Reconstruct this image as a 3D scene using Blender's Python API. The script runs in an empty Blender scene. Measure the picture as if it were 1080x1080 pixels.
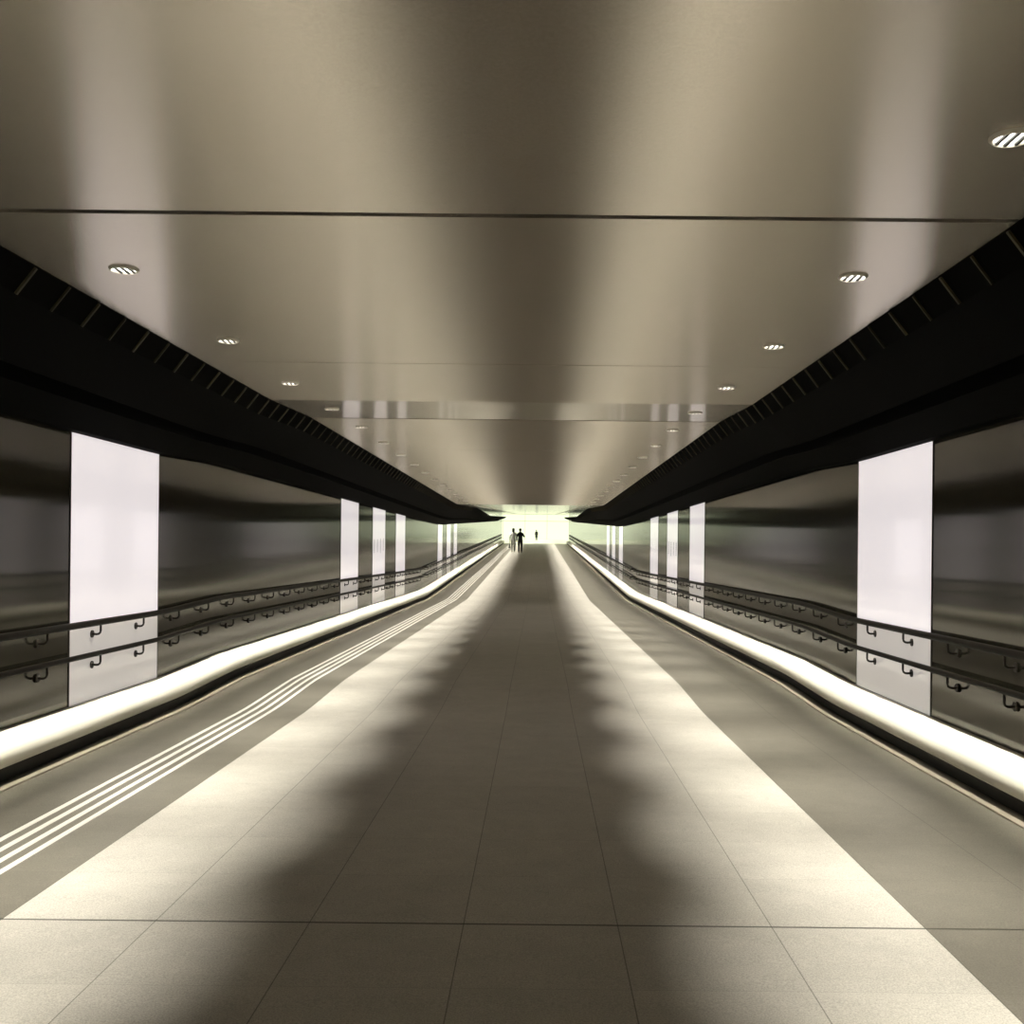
import bpy, bmesh, math, random
from mathutils import Vector, Matrix
random.seed(7)
S = bpy.context.scene
COL = S.collection
G = 0.0325            # fall of the ramps

# ------------------------------------------------------------------ profile of the place
def fall(y, a, b, c):
    if y <= a: return -G*y
    if y <= b: return -G*a
    if y <= c: return -G*a - G*(y-b)
    return -G*a - G*(c-b)
FK = (8.97, 10.6, 28.9)
CK = (9.6, 11.3, 31.5)
def F(y): return fall(y, *FK)
def CE(y): return 2.75 + fall(y, *CK)
Y0, Y1, YH = -5.0, 94.0, 114.0
W = 3.02
EDGE = 2.215
PANEL_Y = [7.3, 17.3, 20.62, 23.97, 33.95, 37.3, 40.35]
PW = 1.70

# ------------------------------------------------------------------ materials
def mat(name, col=(.5,.5,.5), rough=.5, metal=0.0, spec=.5, emit=None, es=0.0, coat=0.0, aniso=0.0):
    m = bpy.data.materials.new(name); m.use_nodes = True
    b = m.node_tree.nodes['Principled BSDF']
    b.inputs['Base Color'].default_value = (*col, 1)
    b.inputs['Roughness'].default_value = rough
    b.inputs['Metallic'].default_value = metal
    b.inputs['Specular IOR Level'].default_value = spec
    b.inputs['Coat Weight'].default_value = coat
    b.inputs['Anisotropic'].default_value = aniso
    if emit:
        b.inputs['Emission Color'].default_value = (*emit, 1)
        b.inputs['Emission Strength'].default_value = es
    return m
class N:
    """small node-graph helper"""
    def __init__(s, m):
        s.nt = m.node_tree; s.b = s.nt.nodes['Principled BSDF']
    def new(s, t, **k):
        n = s.nt.nodes.new(t)
        for a, v in k.items(): setattr(n, a, v)
        return n
    def link(s, a, b): s.nt.links.new(a, b)
    def math(s, op, a, b=None, c=None):
        n = s.new('ShaderNodeMath', operation=op)
        for i, v in enumerate((a, b, c)):
            if v is None: continue
            if isinstance(v, (int, float)): n.inputs[i].default_value = v
            else: s.link(v, n.inputs[i])
        return n.outputs[0]
    def pos(s):
        g = s.new('ShaderNodeNewGeometry'); x = s.new('ShaderNodeSeparateXYZ')
        s.link(g.outputs['Position'], x.inputs[0]); return g, x
    def noise(s, vec, scale, detail=3, rough=.5):
        n = s.new('ShaderNodeTexNoise'); n.inputs['Scale'].default_value = scale
        n.inputs['Detail'].default_value = detail; n.inputs['Roughness'].default_value = rough
        s.link(vec, n.inputs['Vector']); return n.outputs['Fac']
    def scaled(s, vec, sc):
        n = s.new('ShaderNodeMapping'); n.inputs['Scale'].default_value = sc
        s.link(vec, n.inputs['Vector']); return n.outputs[0]
    def ramp(s, f, stops):
        n = s.new('ShaderNodeValToRGB'); s.link(f, n.inputs[0]); e = n.color_ramp.elements
        while len(e) < len(stops): e.new(.5)
        for q, (p, c) in zip(e, stops): q.position = p; q.color = (*c, 1)
        return n.outputs[0]
    def mix(s, f, a, b, mode='MIX'):
        n = s.new('ShaderNodeMix', data_type='RGBA', blend_type=mode)
        for i, v in ((0, f), (6, a), (7, b)):
            if isinstance(v, (int, float)): n.inputs[i].default_value = v
            elif isinstance(v, tuple): n.inputs[i].default_value = (*v, 1)
            else: s.link(v, n.inputs[i])
        return n.outputs[2]
    def bump(s, h, st, dist=.01):
        n = s.new('ShaderNodeBump'); n.inputs['Strength'].default_value = st
        n.inputs['Distance'].default_value = dist; s.link(h, n.inputs['Height'])
        s.link(n.outputs[0], s.b.inputs['Normal'])

def granite(name, lo, hi, rough, joint=.45):
    m = mat(name, hi, rough, spec=.18); n = N(m); g, x = n.pos()
    p = g.outputs['Position']
    T = .567
    # each slab its own slight tone
    ix = n.math('FLOOR', n.math('DIVIDE', x.outputs[0], T))
    iy = n.math('FLOOR', n.math('DIVIDE', n.math('SUBTRACT', x.outputs[1], 3.84), T))
    cb = n.new('ShaderNodeCombineXYZ'); n.link(ix, cb.inputs[0]); n.link(iy, cb.inputs[1])
    wn = n.new('ShaderNodeTexWhiteNoise'); n.link(cb.outputs[0], wn.inputs['Vector'])
    speck = n.noise(p, 170, 4, .75)
    blot = n.noise(p, 5.5, 5, .65)
    c = n.ramp(speck, [(.3, lo), (.62, hi)])
    tone = n.math('MULTIPLY_ADD', wn.outputs['Value'], .08, .96)
    tone = n.math('MULTIPLY', tone, n.math('MULTIPLY_ADD', blot, .36, .82))
    tc = n.new('ShaderNodeCombineXYZ')
    for i in range(3): n.link(tone, tc.inputs[i])
    c = n.mix(1.0, c, tc.outputs[0], 'MULTIPLY')
    # joints
    def line(v, off, w):
        a = n.math('DIVIDE', n.math('SUBTRACT', v, off), T)
        d = n.math('ABSOLUTE', n.math('SUBTRACT', n.math('FRACT', n.math('ADD', a, .5)), .5))
        return n.math('LESS_THAN', d, w/T)
    jx = line(x.outputs[0], 0, .0022); jy = line(x.outputs[1], 3.84, .0014)
    wide = n.math('LESS_THAN', n.math('ABSOLUTE', n.math('SUBTRACT', x.outputs[1], 3.84)), .007)
    j = n.math('MULTIPLY', n.math('MAXIMUM', jx, n.math('MULTIPLY', jy, .45)), 1-joint)
    c = n.mix(j, c, (.03, .028, .02))
    c = n.mix(n.math('MULTIPLY', wide, .8), c, (.03, .028, .02))
    n.link(c, n.b.inputs['Base Color'])
    n.bump(n.noise(p, 60, 3, .7), .12, .002)
    return m
M = {}
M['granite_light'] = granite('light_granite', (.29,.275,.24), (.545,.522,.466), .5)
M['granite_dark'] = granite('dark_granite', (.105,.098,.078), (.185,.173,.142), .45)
def ceiling_mat(name, rough, k=1.17):
    m = mat(name, (.60,.555,.47), rough, metal=.9, aniso=.85); n = N(m); g, x = n.pos()
    tv = n.new('ShaderNodeCombineXYZ'); tv.inputs[1].default_value = 1; n.link(tv.outputs[0], n.b.inputs['Tangent'])
    p = g.outputs['Position']
    f = n.noise(n.scaled(p, (90, 90, 90)), 1.0, 3, .7)
    n.link(n.ramp(f, [(.3, (.58*k,.535*k,.475*k)), (.7, (.70*k,.648*k,.58*k))]), n.b.inputs['Base Color'])
    h = n.noise(n.scaled(p, (.9, .35, 1)), 1.0, 1, .4)
    n.bump(h, .10, .05)
    return m
M['ceiling'] = ceiling_mat('satin_ceiling_metal', .27); M['ceiling_polished'] = ceiling_mat('polished_ceiling_metal', .08, 1.35); M['ceiling_landing'] = ceiling_mat('smooth_ceiling_metal', .17)
def wall_mat():
    m = mat('brushed_dark_steel', (.27,.25,.19), .09, metal=0, aniso=.92); n = N(m); g, x = n.pos()
    p = g.outputs['Position']
    tv = n.new('ShaderNodeCombineXYZ'); tv.inputs[1].default_value = 1; n.link(tv.outputs[0], n.b.inputs['Tangent'])
    n.b.inputs['IOR'].default_value = 1.6; n.b.inputs['Specular Tint'].default_value = (1,.95,.8,1)
    f = n.noise(n.scaled(p, (1, 260, 1.5)), 1.0, 3, .7)
    big = n.noise(n.scaled(p, (1, .9, .5)), 1.0, 2, .5)
    c = n.ramp(f, [(.25, (.022,.020,.014)), (.75, (.040,.037,.026))])
    a = n.math('DIVIDE', n.math('SUBTRACT', x.outputs[1], 7.3), 1.667)
    d = n.math('ABSOLUTE', n.math('SUBTRACT', n.math('FRACT', n.math('ADD', a, .5)), .5))
    c = n.mix(n.math('MULTIPLY', n.math('LESS_THAN', d, .0016), .6), c, (.03,.03,.02))
    n.link(c, n.b.inputs['Base Color'])
    h = n.noise(n.scaled(p, (1, .8, .25)), 1.0, 1, .4)
    n.bump(h, .07, .02)
    return m
M['wall'] = wall_mat()
M['soffit'] = mat('black_soffit', (.0018,.0018,.0014), .8, spec=.02)
M['rib'] = mat('dull_rib_metal', (.05,.046,.026), .6, spec=.2)
M['curb'] = mat('pale_curb', (.84,.82,.72), .5, spec=.3)
M['plinth'] = mat('foot_trim', (.30,.27,.21), .4)
M['dark'] = mat('recess_dark', (.02,.02,.016), .7)
M['rail'] = mat('dark_bronze_rail', (.004,.003,.002), .5, spec=.1)
M['bracket'] = mat('bracket_bronze', (.02,.015,.010), .42, spec=.4)
M['pane'] = mat('opal_pane', (.52,.49,.50), .12, emit=(1,.93,.95), es=.74, coat=.4)
M['pane_low'] = mat('white_glass', (.52,.49,.47), .10, emit=(1,.94,.9), es=.34, coat=.6)  # unlit glass below the rail; its added emission stands in for room light
M['frame'] = mat('panel_frame', (.03,.025,.02), .5)
M['ink'] = mat('dark_lettering', (.05,.045,.05), .6)
M['tactile'] = mat('white_tactile_bar', (.68,.665,.61), .45)
M['trimring'] = mat('downlight_ring', (.62,.58,.50), .4, metal=0)
M['lamp'] = mat('lamp_glow', (1,1,1), .5, emit=(1,.96,.86), es=7)
M['housing'] = mat('strip_housing', (.05,.05,.045), .6)
M['glow_wall'] = mat('backlit_glass', (.3,.32,.24), .25, emit=(.93,1,.74), es=.95)
M['mullion'] = mat('pale_mullion', (.55,.58,.48), .4)
M['hall_wall'] = mat('hall_wall', (.75,.78,.62), .5)
M['hall_ceiling'] = mat('hall_ceiling', (.8,.82,.7), .5)
M['hall_floor'] = mat('hall_floor', (.85,.84,.74), .3)
M['skin'] = mat('skin', (.42,.26,.18), .5)
M['hair'] = mat('black_hair', (.012,.01,.009), .5)
M['black_cloth'] = mat('black_cloth', (.012,.012,.013), .8)
M['white_cloth'] = mat('white_cloth', (.8,.8,.77), .8)
M['grey_cloth'] = mat('pale_grey_cloth', (.62,.62,.58), .8)
M['shoe'] = mat('shoe_leather', (.02,.018,.016), .4)
M['pale_shoe'] = mat('pale_shoe', (.6,.58,.52), .5)
M['bag'] = mat('bag_leather', (.05,.05,.04), .5)

# ------------------------------------------------------------------ mesh helpers
def link(name, bm, m, parent=None, smooth=False, bevel=0):
    me = bpy.data.meshes.new(name); bm.normal_update(); bm.to_mesh(me); bm.free()
    for q in (m if isinstance(m, (list, tuple)) else [m]): me.materials.append(q)
    o = bpy.data.objects.new(name, me); COL.objects.link(o)
    if smooth:
        for p in me.polygons: p.use_smooth = True
        me.set_sharp_from_angle(angle=math.radians(42))
    if bevel:
        b = o.modifiers.new('bevel', 'BEVEL'); b.width = bevel; b.segments = 2; b.limit_method = 'ANGLE'
    if parent: o.parent = parent
    return o
def struct(o): o['kind'] = 'structure'; return o
def tag(o, label, cat, group=None):
    o['label'] = label; o['category'] = cat
    if group: o['group'] = group
    return o
def thing(name, loc, rz=0):
    o = bpy.data.objects.new(name, None); o.empty_display_size = .1
    COL.objects.link(o); o.location = loc; o.rotation_euler = (0, 0, rz); return o
def box(bm, x0, x1, y0, y1, z0, z1, mi=0, shear=0.0):
    v = [bm.verts.new((x, y, z + shear*(y-y0))) for x in (x0, x1) for y in (y0, y1) for z in (z0, z1)]
    for f in ((0,1,3,2), (4,6,7,5), (0,4,5,1), (2,3,7,6), (0,2,6,4), (1,5,7,3)):
        q = bm.faces.new([v[i] for i in f]); q.material_index = mi
def sweep(bm, prof, ys, close=True, mats=None, caps=True):
    """prof(y) -> list of (x, z); loft along y"""
    rings = [[bm.verts.new((x, y, z)) for x, z in prof(y)] for y in ys]
    n = len(rings[0])
    for a, b in zip(rings, rings[1:]):
        for i in range(n if close else n-1):
            j = (i+1) % n
            f = bm.faces.new((a[i], a[j], b[j], b[i]))
            if mats: f.material_index = mats[i]
    if close and caps:
        bm.faces.new(rings[0]); bm.faces.new(list(reversed(rings[-1])))
    bmesh.ops.recalc_face_normals(bm, faces=bm.faces[:])
def tube(bm, pts, r, seg=12, caps=True):
    pts = [Vector(p) for p in pts]; rings = []
    for i, p in enumerate(pts):
        d = (pts[min(i+1, len(pts)-1)] - pts[max(i-1, 0)]).normalized()
        up = Vector((0, 0, 1)) if abs(d.z) < .9 else Vector((0, 1, 0))
        a = d.cross(up).normalized(); b = a.cross(d).normalized()
        rr = r[i] if isinstance(r, (list, tuple)) else r
        rings.append([bm.verts.new(p + (a*math.cos(t) + b*math.sin(t))*rr) for t in [2*math.pi*k/seg for k in range(seg)]])
    for a, b in zip(rings, rings[1:]):
        for k in range(seg):
            l = (k+1) % seg; bm.faces.new((a[k], a[l], b[l], b[k]))
    if caps: bm.faces.new(rings[0]); bm.faces.new(list(reversed(rings[-1])))
    bmesh.ops.recalc_face_normals(bm, faces=bm.faces[:])
def lathe(bm, prof, seg=24, cap=False):
    rings = [[bm.verts.new((r*math.cos(2*math.pi*k/seg), r*math.sin(2*math.pi*k/seg), z)) for k in range(seg)] for r, z in prof]
    for a, b in zip(rings, rings[1:]):
        for k in range(seg):
            l = (k+1) % seg; bm.faces.new((a[k], a[l], b[l], b[k]))
    if cap: bm.faces.new(rings[-1])
    bmesh.ops.recalc_face_normals(bm, faces=bm.faces[:])

def stations(*extra, y0=Y0, y1=Y1, step=3.0):
    s = {y0, y1}
    for k in list(FK)+list(CK)+list(extra):
        if y0 < k < y1: s.add(k)
        for d in (-.25, .25):
            if y0 < k+d < y1: s.add(k+d)
    return sorted(s)
def soft(fn, y):
    """round the changes of slope a little"""
    return (fn(y-.25) + 2*fn(y) + fn(y+.25))/4
f_ = lambda y: soft(F, y)
c_ = lambda y: CE(y)

# ------------------------------------------------------------------ floor
bm = bmesh.new()
xs = [-3.06, -1.70, 1.70, 3.06]
ys = stations()
g = [[bm.verts.new((x, y, f_(y))) for x in xs] for y in ys]
lo = [[bm.verts.new((x, y, f_(y)-.12)) for x in xs] for y in ys]
for j in range(len(ys)-1):
    for i in range(3):
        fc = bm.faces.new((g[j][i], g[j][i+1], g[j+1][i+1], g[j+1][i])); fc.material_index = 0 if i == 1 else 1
        bm.faces.new((lo[j][i], lo[j+1][i], lo[j+1][i+1], lo[j][i+1])).material_index = 1
struct(link('floor', bm, [M['granite_light'], M['granite_dark']]))

# ------------------------------------------------------------------ ceiling : satin metal panels with open joints
bm = bmesh.new()
def ceil_panel(ya, yb, hw):
    ga = .024 if ya in (4.28, 11.3) else .006; gb = .024 if yb in (4.28, 11.3) else .006
    kk = [ya+ga] + [k for k in CK if ya+.02 < k < yb-.02] + [yb-gb]
    def prof(y): z = c_(y); return [(-hw, z), (hw, z), (hw, z+.03), (-hw, z+.03)]
    n0 = len(bm.faces); sweep(bm, prof, kk)
    bm.faces.ensure_lookup_table()
    for fc in bm.faces[n0:]:
        ym = fc.calc_center_median().y
        fc.material_index = 1 if ym > 31.5 else 2 if 9.6 < ym < 11.3 else 0
seams = [-5.0, -2.49, .9, 4.28, 7.67, 11.3]
while seams[-1] < 94: seams.append(seams[-1] + 3.38)
seams[-1] = 94.0
for a, b in zip(seams, seams[1:]):
    if a < 42 < b: ceil_panel(a, 42, EDGE); ceil_panel(42, b, W)
    else: ceil_panel(a, b, EDGE if b <= 42 else W)
struct(link('ceiling', bm, [M['ceiling'], M['ceiling_polished'], M['ceiling_landing']]))
bm = bmesh.new()
sweep(bm, lambda y: [(-W-.1, c_(y)+.09), (W+.1, c_(y)+.09), (W+.1, c_(y)+.2), (-W-.1, c_(y)+.2)], stations())
struct(link('ceiling', bm, M['dark']))

# ------------------------------------------------------------------ walls, soffits, curbs
for side, s in (('left', -1), ('right', 1)):
    bm = bmesh.new()
    sweep(bm, lambda y: [(s*W, f_(y)-.1), (s*W, c_(y)+.09), (s*(W+.1), c_(y)+.09), (s*(W+.1), f_(y)-.1)], stations())
    struct(link('wall_'+side, bm, M['wall']))
    # black soffit between ceiling edge and wall: ribbed top facet, two shallow facets, lip with a light slot
    def soffit(y):
        cz, fz = c_(y), f_(y)
        t = min(1, max(0, (y-42)/12.0)); top = cz - .31*t
        fz -= .16*min(1, max(0, (y-28.9)/6.0))
        h = top - (fz+2.18)
        pts = [(EDGE, top), (EDGE+.105, top-min(.135, h*.3)), (2.62, fz+2.18+h*.40), (2.66, fz+2.18+h*.35), (2.66, fz+2.26+h*.35), (2.74, fz+2.26+h*.35), (2.74, fz+2.18+h*.24),
               (2.93, fz+2.18), (W+.005, fz+2.18), (W+.005, max(top, fz+2.50)), (2.5, max(top, fz+2.50)+.02), (EDGE+.02, top+.02)]
        return [(s*x, z) for x, z in pts]
    bm = bmesh.new()
    sweep(bm, soffit, stations(34.9, 42, 44, 48, 54, y1=80))
    tr = struct(link('trim_1' if s < 0 else 'trim_2', bm, M['soffit']))
    bm = bmesh.new()
    y = 2.9; k = 0
    while y < 40:
        p = soffit(y); a = Vector((p[0][0], y, p[0][1])); b = Vector((p[1][0], y, p[1][1]))
        w = .011 if k % 2 else .018
        nrm = Vector((-s*.79, 0, -.61))*.012
        d = (b-a)*.06
        q = [a+d, b, b+nrm, a+d+nrm]
        v0 = [bm.verts.new(v+Vector((0, -w/2, 0))) for v in q]; v1 = [bm.verts.new(v+Vector((0, w/2, 0))) for v in q]
        bm.faces.new(v0); bm.faces.new(v1[::-1])
        for i in range(4): bm.faces.new((v0[i], v1[i], v1[(i+1) % 4], v0[(i+1) % 4]))
        y += .369; k += 1
    bmesh.ops.recalc_face_normals(bm, faces=bm.faces[:])
    link('vent_rib', bm, M['rib'], tr)
    # linear lamp housing inside the slot
    bm = bmesh.new()
    sweep(bm, lambda y: [(s*2.67, f_(y)+2.415), (s*2.73, f_(y)+2.415), (s*2.73, f_(y)+2.435), (s*2.67, f_(y)+2.435)], stations(y1=9.4))
    link('strip_housing', bm, M['housing'], tr)
    # rounded curb
    def curb(y):
        z = f_(y)
        pts = [(2.88, .090), (2.83, .090), (2.798, .100), (2.778, .122), (2.771, .152), (2.776, .180), (2.793, .207), (2.822, .230),
               (2.862, .245), (2.91, .252), (W, .252), (W, .098)]
        return [(s*x, z+h) for x, h in pts]
    bm = bmesh.new(); sweep(bm, curb, stations())
    bs = struct(link('baseboard_'+side, bm, M['curb'], smooth=True))
    bm = bmesh.new()
    sweep(bm, lambda y: [(s*2.85, f_(y)-.02), (s*2.849, f_(y)+.12), (s*(W-.001), f_(y)+.12), (s*(W-.001), f_(y)-.02)], stations())
    link('kick_plate', bm, M['dark'], bs)
    bm = bmesh.new()
    sweep(bm, lambda y: [(s*2.722, f_(y)), (s*2.722, f_(y)+.010), (s*2.762, f_(y)+.014), (s*2.762, f_(y))], stations())
    link('foot_trim', bm, M['plinth'], bs)

# ------------------------------------------------------------------ tactile guide strip
ts = thing('tactile_strip', (-2.115, 0, 0))
tag(ts, 'four raised white guide lines running along the dark paving beside the left curb', 'tactile strip')
for x in (-2.240, -2.157, -2.074, -1.991):
    bm = bmesh.new()
    sweep(bm, lambda y: [(x+2.115-.016, f_(y)), (x+2.115-.011, f_(y)+.005), (x+2.115+.011, f_(y)+.005), (x+2.115+.016, f_(y))], stations())
    link('guide_bar', bm, M['tactile'], ts)

# ------------------------------------------------------------------ wall light panels
where = ['nearest to the camera, standing alone', 'first of the middle three', 'centre of the middle three, with dark marks',
         'last of the middle three', 'first of the far three', 'centre one of the far three', 'last of the far three, furthest from the camera']
for side, s in (('left', -1), ('right', 1)):
    for k, y in enumerate(PANEL_Y):
        zf = f_(y+PW/2)
        t = thing('light_panel', (s*W, y+PW/2, zf))
        tag(t, f'glowing white {side} wall panel, {where[k]}', 'light panel', 'glowing wall panels')
        sl = (f_(y+PW)-f_(y))/PW; z = f_(y)-zf; i = -s
        def slab(name, za, zb, m, x0=-.01, x1=.003, ins=.008):
            bm = bmesh.new()
            box(bm, i*x0, i*x1, -PW/2+ins, PW/2-ins, z+za, z+zb, shear=sl)
            bmesh.ops.recalc_face_normals(bm, faces=bm.faces[:]); return link(name, bm, m, t)
        slab('upper_pane', .80, 2.29, M['pane']); slab('lower_pane', .255, .797, M['pane_low'])
        for a, b in ((-PW/2-.004, -PW/2+.007), (PW/2-.007, PW/2+.004)):
            bm = bmesh.new()
            box(bm, -i*.01, i*.005, a, b, f_(y+PW/2+a)-zf+.25, f_(y+PW/2+a)-zf+2.29, shear=0)
            bmesh.ops.recalc_face_normals(bm, faces=bm.faces[:]); link('frame', bm, M['frame'], t)
        if k == 2:
            for c in range(4):
                bm = bmesh.new()
                yy = -.62 + c*.40; zz = 1.56
                while zz > 1.30:
                    h = random.uniform(.018, .034)
                    box(bm, i*.003, i*.0045, yy-.024, yy+.024, zz-h, zz)
                    if random.random() < .6: box(bm, i*.003, i*.0045, yy-.006, yy+.006, zz-h-.012, zz-h)
                    zz -= h+.011
                bmesh.ops.recalc_face_normals(bm, faces=bm.faces[:]); link('lettering', bm, M['ink'], t)

# ------------------------------------------------------------------ handrails
def bracket_mesh():
    """J-shaped arm: from a round wall plate out and up to the rail; origin at rail axis, +x towards the wall"""
    bm = bmesh.new()
    pts = [(.068, 0, -.088), (.03, 0, -.090), (.014, 0, -.087), (.004, 0, -.078), (0, 0, -.062), (0, 0, -.012)]
    tube(bm, pts, .0085, 8)
    me = bpy.data.meshes.new('bracket'); bm.to_mesh(me); bm.free(); me.materials.append(M['bracket'])
    for p in me.polygons: p.use_smooth = True
    bm = bmesh.new()
    tube(bm, [(.058, 0, -.088), (.0665, 0, -.088)], .028, 14)
    mf = bpy.data.meshes.new('wall_plate'); bm.to_mesh(mf); bm.free(); mf.materials.append(M['bracket'])
    return me, mf
BR, PL = bracket_mesh()
for side, s in (('left', -1), ('right', 1)):
    for nm, hz, r in (('upper', .826, .024), ('lower', .600, .019)):
        for sec, (a, b) in enumerate(((1.6, 29.35), (30.1, 92.0))):
            ax = s*(W-.07)
            t = thing('handrail', (ax, a, f_(a)))
            tag(t, f'dark bronze {nm} handrail on the {side} wall, ' + ('near stretch running past the first white panel' if sec == 0 else 'far stretch towards the bright hall'),
                'handrail', 'wall handrails')
            bm = bmesh.new()
            pts = [(s*.066, .0, 0), (s*.02, .01, 0), (0, .05, 0)]
            yy = [y for y in stations(y0=a+.1, y1=b-.1)]
            pts = [(p[0], p[1], f_(a)+hz-f_(a)) for p in pts]
            pts += [(0, y-a, f_(y)+hz-f_(a)) for y in yy]
            pts += [(0, b-a-.05, f_(b)+hz-f_(a)), (s*.02, b-a-.01, f_(b)+hz-f_(a)), (s*.066, b-a, f_(b)+hz-f_(a))]
            tube(bm, pts, r, 14); link('rail', bm, M['rail'], t, smooth=True)
            y = 2.664 if sec == 0 else 30.5
            while y < b-.1:
                o = bpy.data.objects.new('bracket', BR); COL.objects.link(o); o.parent = t
                o.location = (0, y-a, f_(y)+hz-f_(a)); 
                if s < 0: o.rotation_euler = (0, 0, math.pi)
                if sec == 0:
                    q = bpy.data.objects.new('wall_plate', PL); COL.objects.link(q); q.parent = o
                y += .834

# ------------------------------------------------------------------ downlights
def tilt(y): 
    return math.atan2(CE(y+.05)-CE(y-.05), .1)
def make_downlight():
    t = thing('downlight', (0, 0, 0))
    bm = bmesh.new(); lathe(bm, [(.060, 0), (.073, 0), (.071, -.006), (.064, -.013), (.060, -.013), (.060, 0)], 28)
    link('trim_ring', bm, M['trimring'], t, smooth=True)
    bm = bmesh.new(); lathe(bm, [(.060, -.0008), (.045, -.0015), (.0005, -.002)], 28, True)
    link('lens', bm, M['lamp'], t)
    bm = bmesh.new()
    for x in (-.030, .002, .034):
        h = math.sqrt(.059**2 - x*x)
        box(bm, x-.005, x+.005, -h, h, -.011, -.002)
    bmesh.ops.recalc_face_normals(bm, faces=bm.faces[:]); link('louvre', bm, M['dark'], t)
    return t
ordn = ['first', 'second', 'third', 'fourth', 'fifth', 'sixth', 'seventh', 'eighth', 'ninth', 'tenth', 'eleventh', 'twelfth']
def add_spot(x, y):
    l = bpy.data.lights.new('downlight_lamp', 'SPOT'); l.energy = SPOT; l.color = (1, .95, .84)
    l.spot_size = math.radians(47); l.spot_blend = 1.0; l.shadow_soft_size = .06
    o = bpy.data.objects.new('downlight_lamp', l); COL.objects.link(o); o.location = (x, y, CE(y)-.03); o.scale = (1, 1.55, 1)
SPOT = 535
proto = None
for side, s in (('left', -1), ('right', 1)):
    y = 3.42-1.73*3; k = -3
    while y < 93:
        near = (k >= (1 if s < 0 else 0))
        if near or k < 0 or True:
            if proto is None: proto = make_downlight(); o = proto
            else:
                o = proto.copy(); COL.objects.link(o)
                for ch in proto.children:
                    c = ch.copy(); COL.objects.link(c); c.parent = o
            o.location = (s*1.80, y, CE(y)); o.rotation_euler = (tilt(y), 0, 0)
            idx = k - (1 if s < 0 else 0)
            if idx < 0: lab = f'small round ceiling downlight of the {side} row, out of frame beside the camera'; grp = f'{side} downlights beside the camera'
            elif idx < 7: lab = f'small round ceiling downlight, {ordn[idx]} visible in the {side} row from the camera'; grp = 'ceiling downlights'
            else: lab = f'tiny far-off ceiling downlight in the {side} row, beyond the seventh'; grp = f'far downlights of the {side} row'
            tag(o, lab, 'downlight', grp)
            add_spot(s*1.80, y)
        y += 1.73; k += 1
# linear wall-washer lamps in the soffit slots
STRIP = 3.6
for s in (-1, 1):
    cuts = [-4, .5, 4.5, 8.97, 10.6, 16, 22, 28.9, 32, 36, 40, 44, 48, 52, 56, 61, 67, 73, 80]
    for a, b in zip(cuts, cuts[1:]):
        L = b-a; ym = (a+b)/2
        l = bpy.data.lights.new('strip_lamp', 'AREA'); l.shape = 'RECTANGLE'; l.size = .04; l.size_y = math.hypot(L, F(b)-F(a)) + (.5 if a > 28 else 0)
        l.energy = STRIP*L; l.color = (1, .95, .82); l.spread = math.radians(19)
        o = bpy.data.objects.new('strip_lamp', l); COL.objects.link(o)
        o.location = (s*2.70, ym, (F(a)+F(b))/2+2.405-(.16 if a > 28 else 0)-(.06 if a >= 44 else 0)-(.08 if a >= 48 else 0))
        o.rotation_euler = (math.atan2(F(b)-F(a), L), -s*math.radians(5), 0)

# ------------------------------------------------------------------ hall at the far end
zf = F(94); zc = CE(94); HW = 9.0
bm = bmesh.new(); box(bm, -HW, HW, 94, YH, zf-.12, zf); bmesh.ops.recalc_face_normals(bm, faces=bm.faces[:]); struct(link('floor', bm, M['hall_floor']))
bm = bmesh.new(); box(bm, -HW, HW, 94, YH, zc, zc+.12); bmesh.ops.recalc_face_normals(bm, faces=bm.faces[:]); struct(link('ceiling', bm, M['hall_ceiling']))
bm = bmesh.new()
for a, b in ((-HW, -W-.1), (W+.1, HW)): box(bm, a, b, 93.9, 94.0, zf, zc)
for x in (-HW-.1, HW): box(bm, x, x+.1, 94, YH, zf, zc)
bmesh.ops.recalc_face_normals(bm, faces=bm.faces[:]); struct(link('wall_hall', bm, M['hall_wall']))
bm = bmesh.new(); box(bm, -HW, HW, YH, YH+.1, zf, zc); bmesh.ops.recalc_face_normals(bm, faces=bm.faces[:])
we = struct(link('wall_end', bm, M['glow_wall']))
bm = bmesh.new()
x = -8.4
while x < 9:
    box(bm, x-.02, x+.02, YH-.03, YH, zf, zc); x += 2.4
box(bm, -HW, HW, YH-.035, YH, zf+1.95, zf+2.0)
bmesh.ops.recalc_face_normals(bm, faces=bm.faces[:]); link('mullion', bm, M['mullion'], we)
def hall_lamp(x, y, e, w, h):
    l = bpy.data.lights.new('hall_lamp', 'AREA'); l.shape = 'RECTANGLE'; l.size = w; l.size_y = h
    l.energy = e; l.color = (.97, 1, .82)
    o = bpy.data.objects.new('hall_lamp', l); COL.objects.link(o); o.location = (x, y, zc-.05)
for x in (-5, 0, 5):
    for y in (97.5, 104, 110): hall_lamp(x, y, 90, 3.2, 1.6)
# wall behind the photographer
bm = bmesh.new(); box(bm, -W-.1, W+.1, Y0-.1, Y0, F(Y0)-.1, CE(Y0)+.1); bmesh.ops.recalc_face_normals(bm, faces=bm.faces[:]); struct(link('wall_back', bm, M['wall']))

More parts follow.
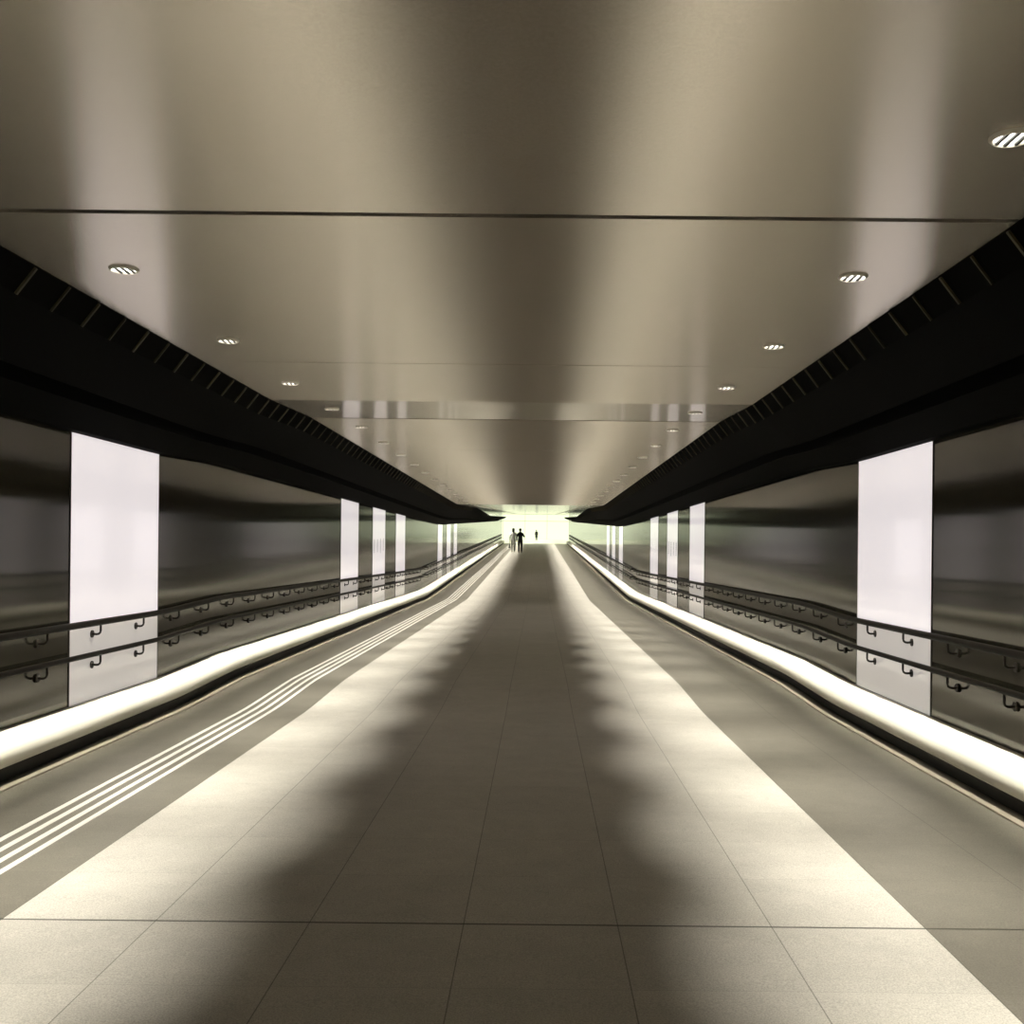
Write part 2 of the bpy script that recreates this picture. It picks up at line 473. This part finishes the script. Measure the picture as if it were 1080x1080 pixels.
# ------------------------------------------------------------------ people
def skin(name, verts, edges, m, parent, root=0, sub=2):
    me = bpy.data.meshes.new(name); me.from_pydata([v[:3] for v in verts], edges, [])
    o = bpy.data.objects.new(name, me); COL.objects.link(o); me.materials.append(m)
    sk = o.modifiers.new('skin', 'SKIN'); sk.use_smooth_shade = True
    for i, v in enumerate(verts):
        r = v[3]; me.skin_vertices[0].data[i].radius = (r, r) if not isinstance(r, tuple) else r
    me.skin_vertices[0].data[root].use_root = True
    ss = o.modifiers.new('sub', 'SUBSURF'); ss.levels = ss.render_levels = sub
    o.parent = parent; return o
def ell(bm, c, r, seg=16, rot=None, cut=None):
    res = bmesh.ops.create_uvsphere(bm, u_segments=seg, v_segments=seg//2+2, radius=1)
    for v in res['verts']:
        p = Vector((v.co.x*r[0], v.co.y*r[1], v.co.z*r[2]))
        if rot: p = rot @ p
        v.co = p + Vector(c)
def person(loc, rz, H, P, top, legs, shoe, label, hair_long=False, coat=False):
    """faces -y at rz = 0; P gives joint positions in units of 1.7 m height"""
    k = H/1.70
    t = thing('person', loc, rz); tag(t, label, 'person')
    V = lambda p, r: (p[0]*k, p[1]*k, p[2]*k, r*k)
    J = P
    body = []; E = []
    def add(p, r, par=None):
        body.append(V(p, r)); i = len(body)-1
        if par is not None: E.append((par, i))
        return i
    pel = add((0, 0, .95), .08); ch0 = add((0, 0, 1.10), .08, pel); ch = add((0, 0, 1.25), .08, ch0)
    sh = add((0, 0.01, 1.37), .06, ch); nk = add((0, 0, 1.46), .05, sh); h0 = add((0, -.01, 1.52), .065, nk); h1 = add((0, -.012, 1.60), .085, h0); add((0, -.005, 1.655), .062, h1)
    hands = {}
    for sd in (-1, 1):
        q = add((sd*.155, 0, 1.345), .036, sh); e = add(J['elbow'][sd], .040, q); w_ = add(J['wrist'][sd], .027, e)
        hands[sd] = (w_, Vector(J['wrist'][sd]), (Vector(J['wrist'][sd])-Vector(J['elbow'][sd])).normalized())
        hp = add((sd*.085, 0, .86), .06, pel); kn = add(J['knee'][sd], .055, hp); an = add(J['ankle'][sd], .036, kn)
        a = Vector(J['ankle'][sd]); to = add((a.x, a.y-.13, max(.03, a.z-.055)), .03, an)
    for sd in (-1, 1):
        wi, wp, d = hands[sd]
        pc = add(tuple(wp+d*.06), .030, wi)
        side = d.cross(Vector((0, 1, 0))).normalized() if abs(d.y) < .9 else Vector((1, 0, 0))
        fw = side.cross(d).normalized()
        for j, (off, ln) in enumerate(((-.026, .062), (-.009, .072), (.009, .068), (.025, .054))):
            b0 = wp + d*.085 + fw*off
            a1 = add(tuple(b0), .0095, pc); a2 = add(tuple(b0+d*ln*.55), .0085, a1)
            add(tuple(b0+d*ln*.9 + side*(-sd)*.018), .0075, a2)
        b0 = wp + d*.035 - fw*.03
        a1 = add(tuple(b0), .011, pc); add(tuple(b0+d*.045-fw*.016), .009, a1)
    skin('body', body, E, M['skin'], t)
    # face
    bm = bmesh.new()
    ell(bm, (0, -.104*k, 1.575*k), (.012*k, .020*k, .024*k), 8)
    link('nose', bm, M['skin'], t, smooth=True)
    for sd in (-1, 1):
        bm = bmesh.new(); ell(bm, (sd*.030*k, -.090*k, 1.598*k), (.014*k, .010*k, .007*k), 8); link('eye', bm, M['hair'], t, smooth=True)
        bm = bmesh.new(); ell(bm, (sd*.083*k, .0, 1.585*k), (.010*k, .020*k, .032*k), 8); link('ear', bm, M['skin'], t, smooth=True)
    bm = bmesh.new(); ell(bm, (0, -.088*k, 1.535*k), (.024*k, .008*k, .006*k), 8); link('mouth', bm, M['bag'], t, smooth=True)
    # hair
    bm = bmesh.new(); ell(bm, (0, .016*k, 1.625*k), (.094*k, .102*k, .090*k), 18)
    if hair_long: ell(bm, (0, .055*k, 1.52*k), (.088*k, .055*k, .15*k), 16)
    else: ell(bm, (0, .045*k, 1.58*k), (.082*k, .062*k, .085*k), 14)
    link('hair', bm, M['hair'], t, smooth=True)
    # top: lofted oval torso and two sleeves
    wd = .90 if hair_long else 1.0
    rings = [(.83, .172, .125), (.95, .165, .12), (1.08, .150, .112), (1.22, .172, .122), (1.33, .186, .112), (1.385, .165, .095), (1.42, .115, .078), (1.46, .064, .062)]
    if coat: rings = [(.52, .215, .16)] + rings
    bm = bmesh.new(); loops = []
    for z, rx, ry in rings:
        loops.append([bm.verts.new((rx*wd*k*math.cos(q*math.pi/12), ry*k*math.sin(q*math.pi/12), z*k)) for q in range(24)])
    for a, b in zip(loops, loops[1:]):
        for q in range(24): bm.faces.new((a[q], a[(q+1) % 24], b[(q+1) % 24], b[q]))
    bm.faces.new(loops[0]); bmesh.ops.recalc_face_normals(bm, faces=bm.faces[:])
    link('coat' if coat else 'jacket' if top is M['black_cloth'] else 'blouse', bm, top, t, smooth=True)
    for sd in (-1, 1):
        e = Vector(J['elbow'][sd]); w = Vector(J['wrist'][sd]); p0 = Vector((sd*.145*wd, 0, 1.365))
        w = e+(w-e)*.93; n = [p0, p0.lerp(e, .18), p0.lerp(e, .5), p0.lerp(e, .88), e, e.lerp(w, .12), e.lerp(w, .6), w]
        bm = bmesh.new(); tube(bm, [p*k for p in n], [v*k for v in (.058, .066, .061, .054, .054, .053, .047, .042)], 14); link('sleeve', bm, top, t, smooth=True)
        a = Vector(J['ankle'][sd]); kn = Vector(J['knee'][sd]); hp = Vector((sd*.082, 0, .93)); a = kn+(a-kn)*.95
        n = [hp, hp.lerp(kn, .3), hp.lerp(kn, .7), hp.lerp(kn, .95), kn.lerp(a, .06), kn.lerp(a, .4), a]
        bm = bmesh.new(); tube(bm, [p*k for p in n], [v*k for v in (.088, .094, .078, .068, .067, .065, .056)], 14); link('trouser_leg', bm, legs, t, smooth=True)
    for sd in (-1, 1):
        a = Vector(J['ankle'][sd])*k; bm = bmesh.new()
        ell(bm, (a.x, a.y-.06*k, max(.036*k, a.z-.045*k)), (.045*k, .135*k, .042*k), 14)
        for v in bm.verts:
            if v.co.z < a.z-.075*k: v.co.z = a.z-.075*k
        link('shoe', bm, shoe, t, smooth=True)
    return t
# man in black walking away, right arm bent up at the elbow
pz = lambda y: F(y)
PM = dict(elbow={-1: (-.27, .03, 1.13), 1: (.24, .02, 1.10)}, wrist={-1: (-.20, -.16, 1.20), 1: (.235, -.05, .87)},
          knee={-1: (-.095, -.05, .49), 1: (.09, .0, .48)}, ankle={-1: (-.09, -.05, .085), 1: (.09, .09, .085)})
person((-.92, 68.0, pz(68)), math.pi, 1.60, PM, M['black_cloth'], M['black_cloth'], M['shoe'],
       'person in black jacket and trousers walking down the passage, elbow bent out')
PWm = dict(elbow={-1: (-.23, .04, 1.11), 1: (.23, .03, 1.11)}, wrist={-1: (-.22, -.04, .88), 1: (.235, -.02, .87)},
           knee={-1: (-.09, -.04, .49), 1: (.09, .01, .48)}, ankle={-1: (-.085, -.06, .085), 1: (.085, .10, .085)})
person((-1.40, 69.2, pz(69.2)), math.pi, 1.60, PWm, M['white_cloth'], M['grey_cloth'], M['pale_shoe'],
       'person with dark hair and white top walking left of the one in black', hair_long=True)
PC = dict(elbow={-1: (-.20, .02, 1.12), 1: (.20, .02, 1.12)}, wrist={-1: (-.21, -.02, .88), 1: (.21, -.02, .88)},
          knee={-1: (-.08, -.02, .48), 1: (.08, .01, .48)}, ankle={-1: (-.08, -.03, .085), 1: (.08, .05, .085)})
person((.06, 107.5, pz(107)), math.pi, 1.10, PC, M['black_cloth'], M['black_cloth'], M['shoe'],
       'small distant person in long dark coat standing alone in the bright hall', coat=True)
# handbag held by the second person
hb = thing('handbag', (-1.40-.235*.94-.03, 69.18, pz(69.2)+.30))
tag(hb, 'dark handbag hanging from the hand of the person in white', 'handbag')
bm = bmesh.new(); box(bm, -.055, .055, -.17, .17, 0, .26); bmesh.ops.recalc_face_normals(bm, faces=bm.faces[:])
for v in bm.verts:
    if v.co.z > .2: v.co.x *= .5; v.co.y *= .85
hbo = link('bag_body', bm, M['bag'], hb, bevel=.02)
bm = bmesh.new(); tube(bm, [(0, -.09, .25), (0, -.085, .36), (0, -.03, .44), (0, .03, .44), (0, .085, .36), (0, .09, .25)], .008, 8)
link('handle', bm, M['bag'], hb, smooth=True)

# ------------------------------------------------------------------ world, camera, view
w = bpy.data.worlds.new('world'); S.world = w; w.use_nodes = True
w.node_tree.nodes['Background'].inputs[0].default_value = (1, .95, .8, 1)
w.node_tree.nodes['Background'].inputs[1].default_value = 0.0
cam = bpy.data.cameras.new('camera'); co = bpy.data.objects.new('camera', cam); COL.objects.link(co)
cam.sensor_width = 36; cam.lens = 36*1100/1080; cam.shift_x = -28/1080; cam.shift_y = 7/1080
cam.clip_start = .05; cam.clip_end = 400
co.location = (.26, 0, 1.37)
ROLL = math.radians(.6)
co.rotation_euler = (Matrix.Rotation(math.pi/2, 3, 'X') @ Matrix.Rotation(ROLL, 3, 'Z')).to_euler()
S.camera = co
S.view_settings.view_transform = 'Standard'; S.view_settings.look = 'None'
S.view_settings.exposure = 0; S.view_settings.gamma = 1; S.view_settings.use_curve_mapping = False
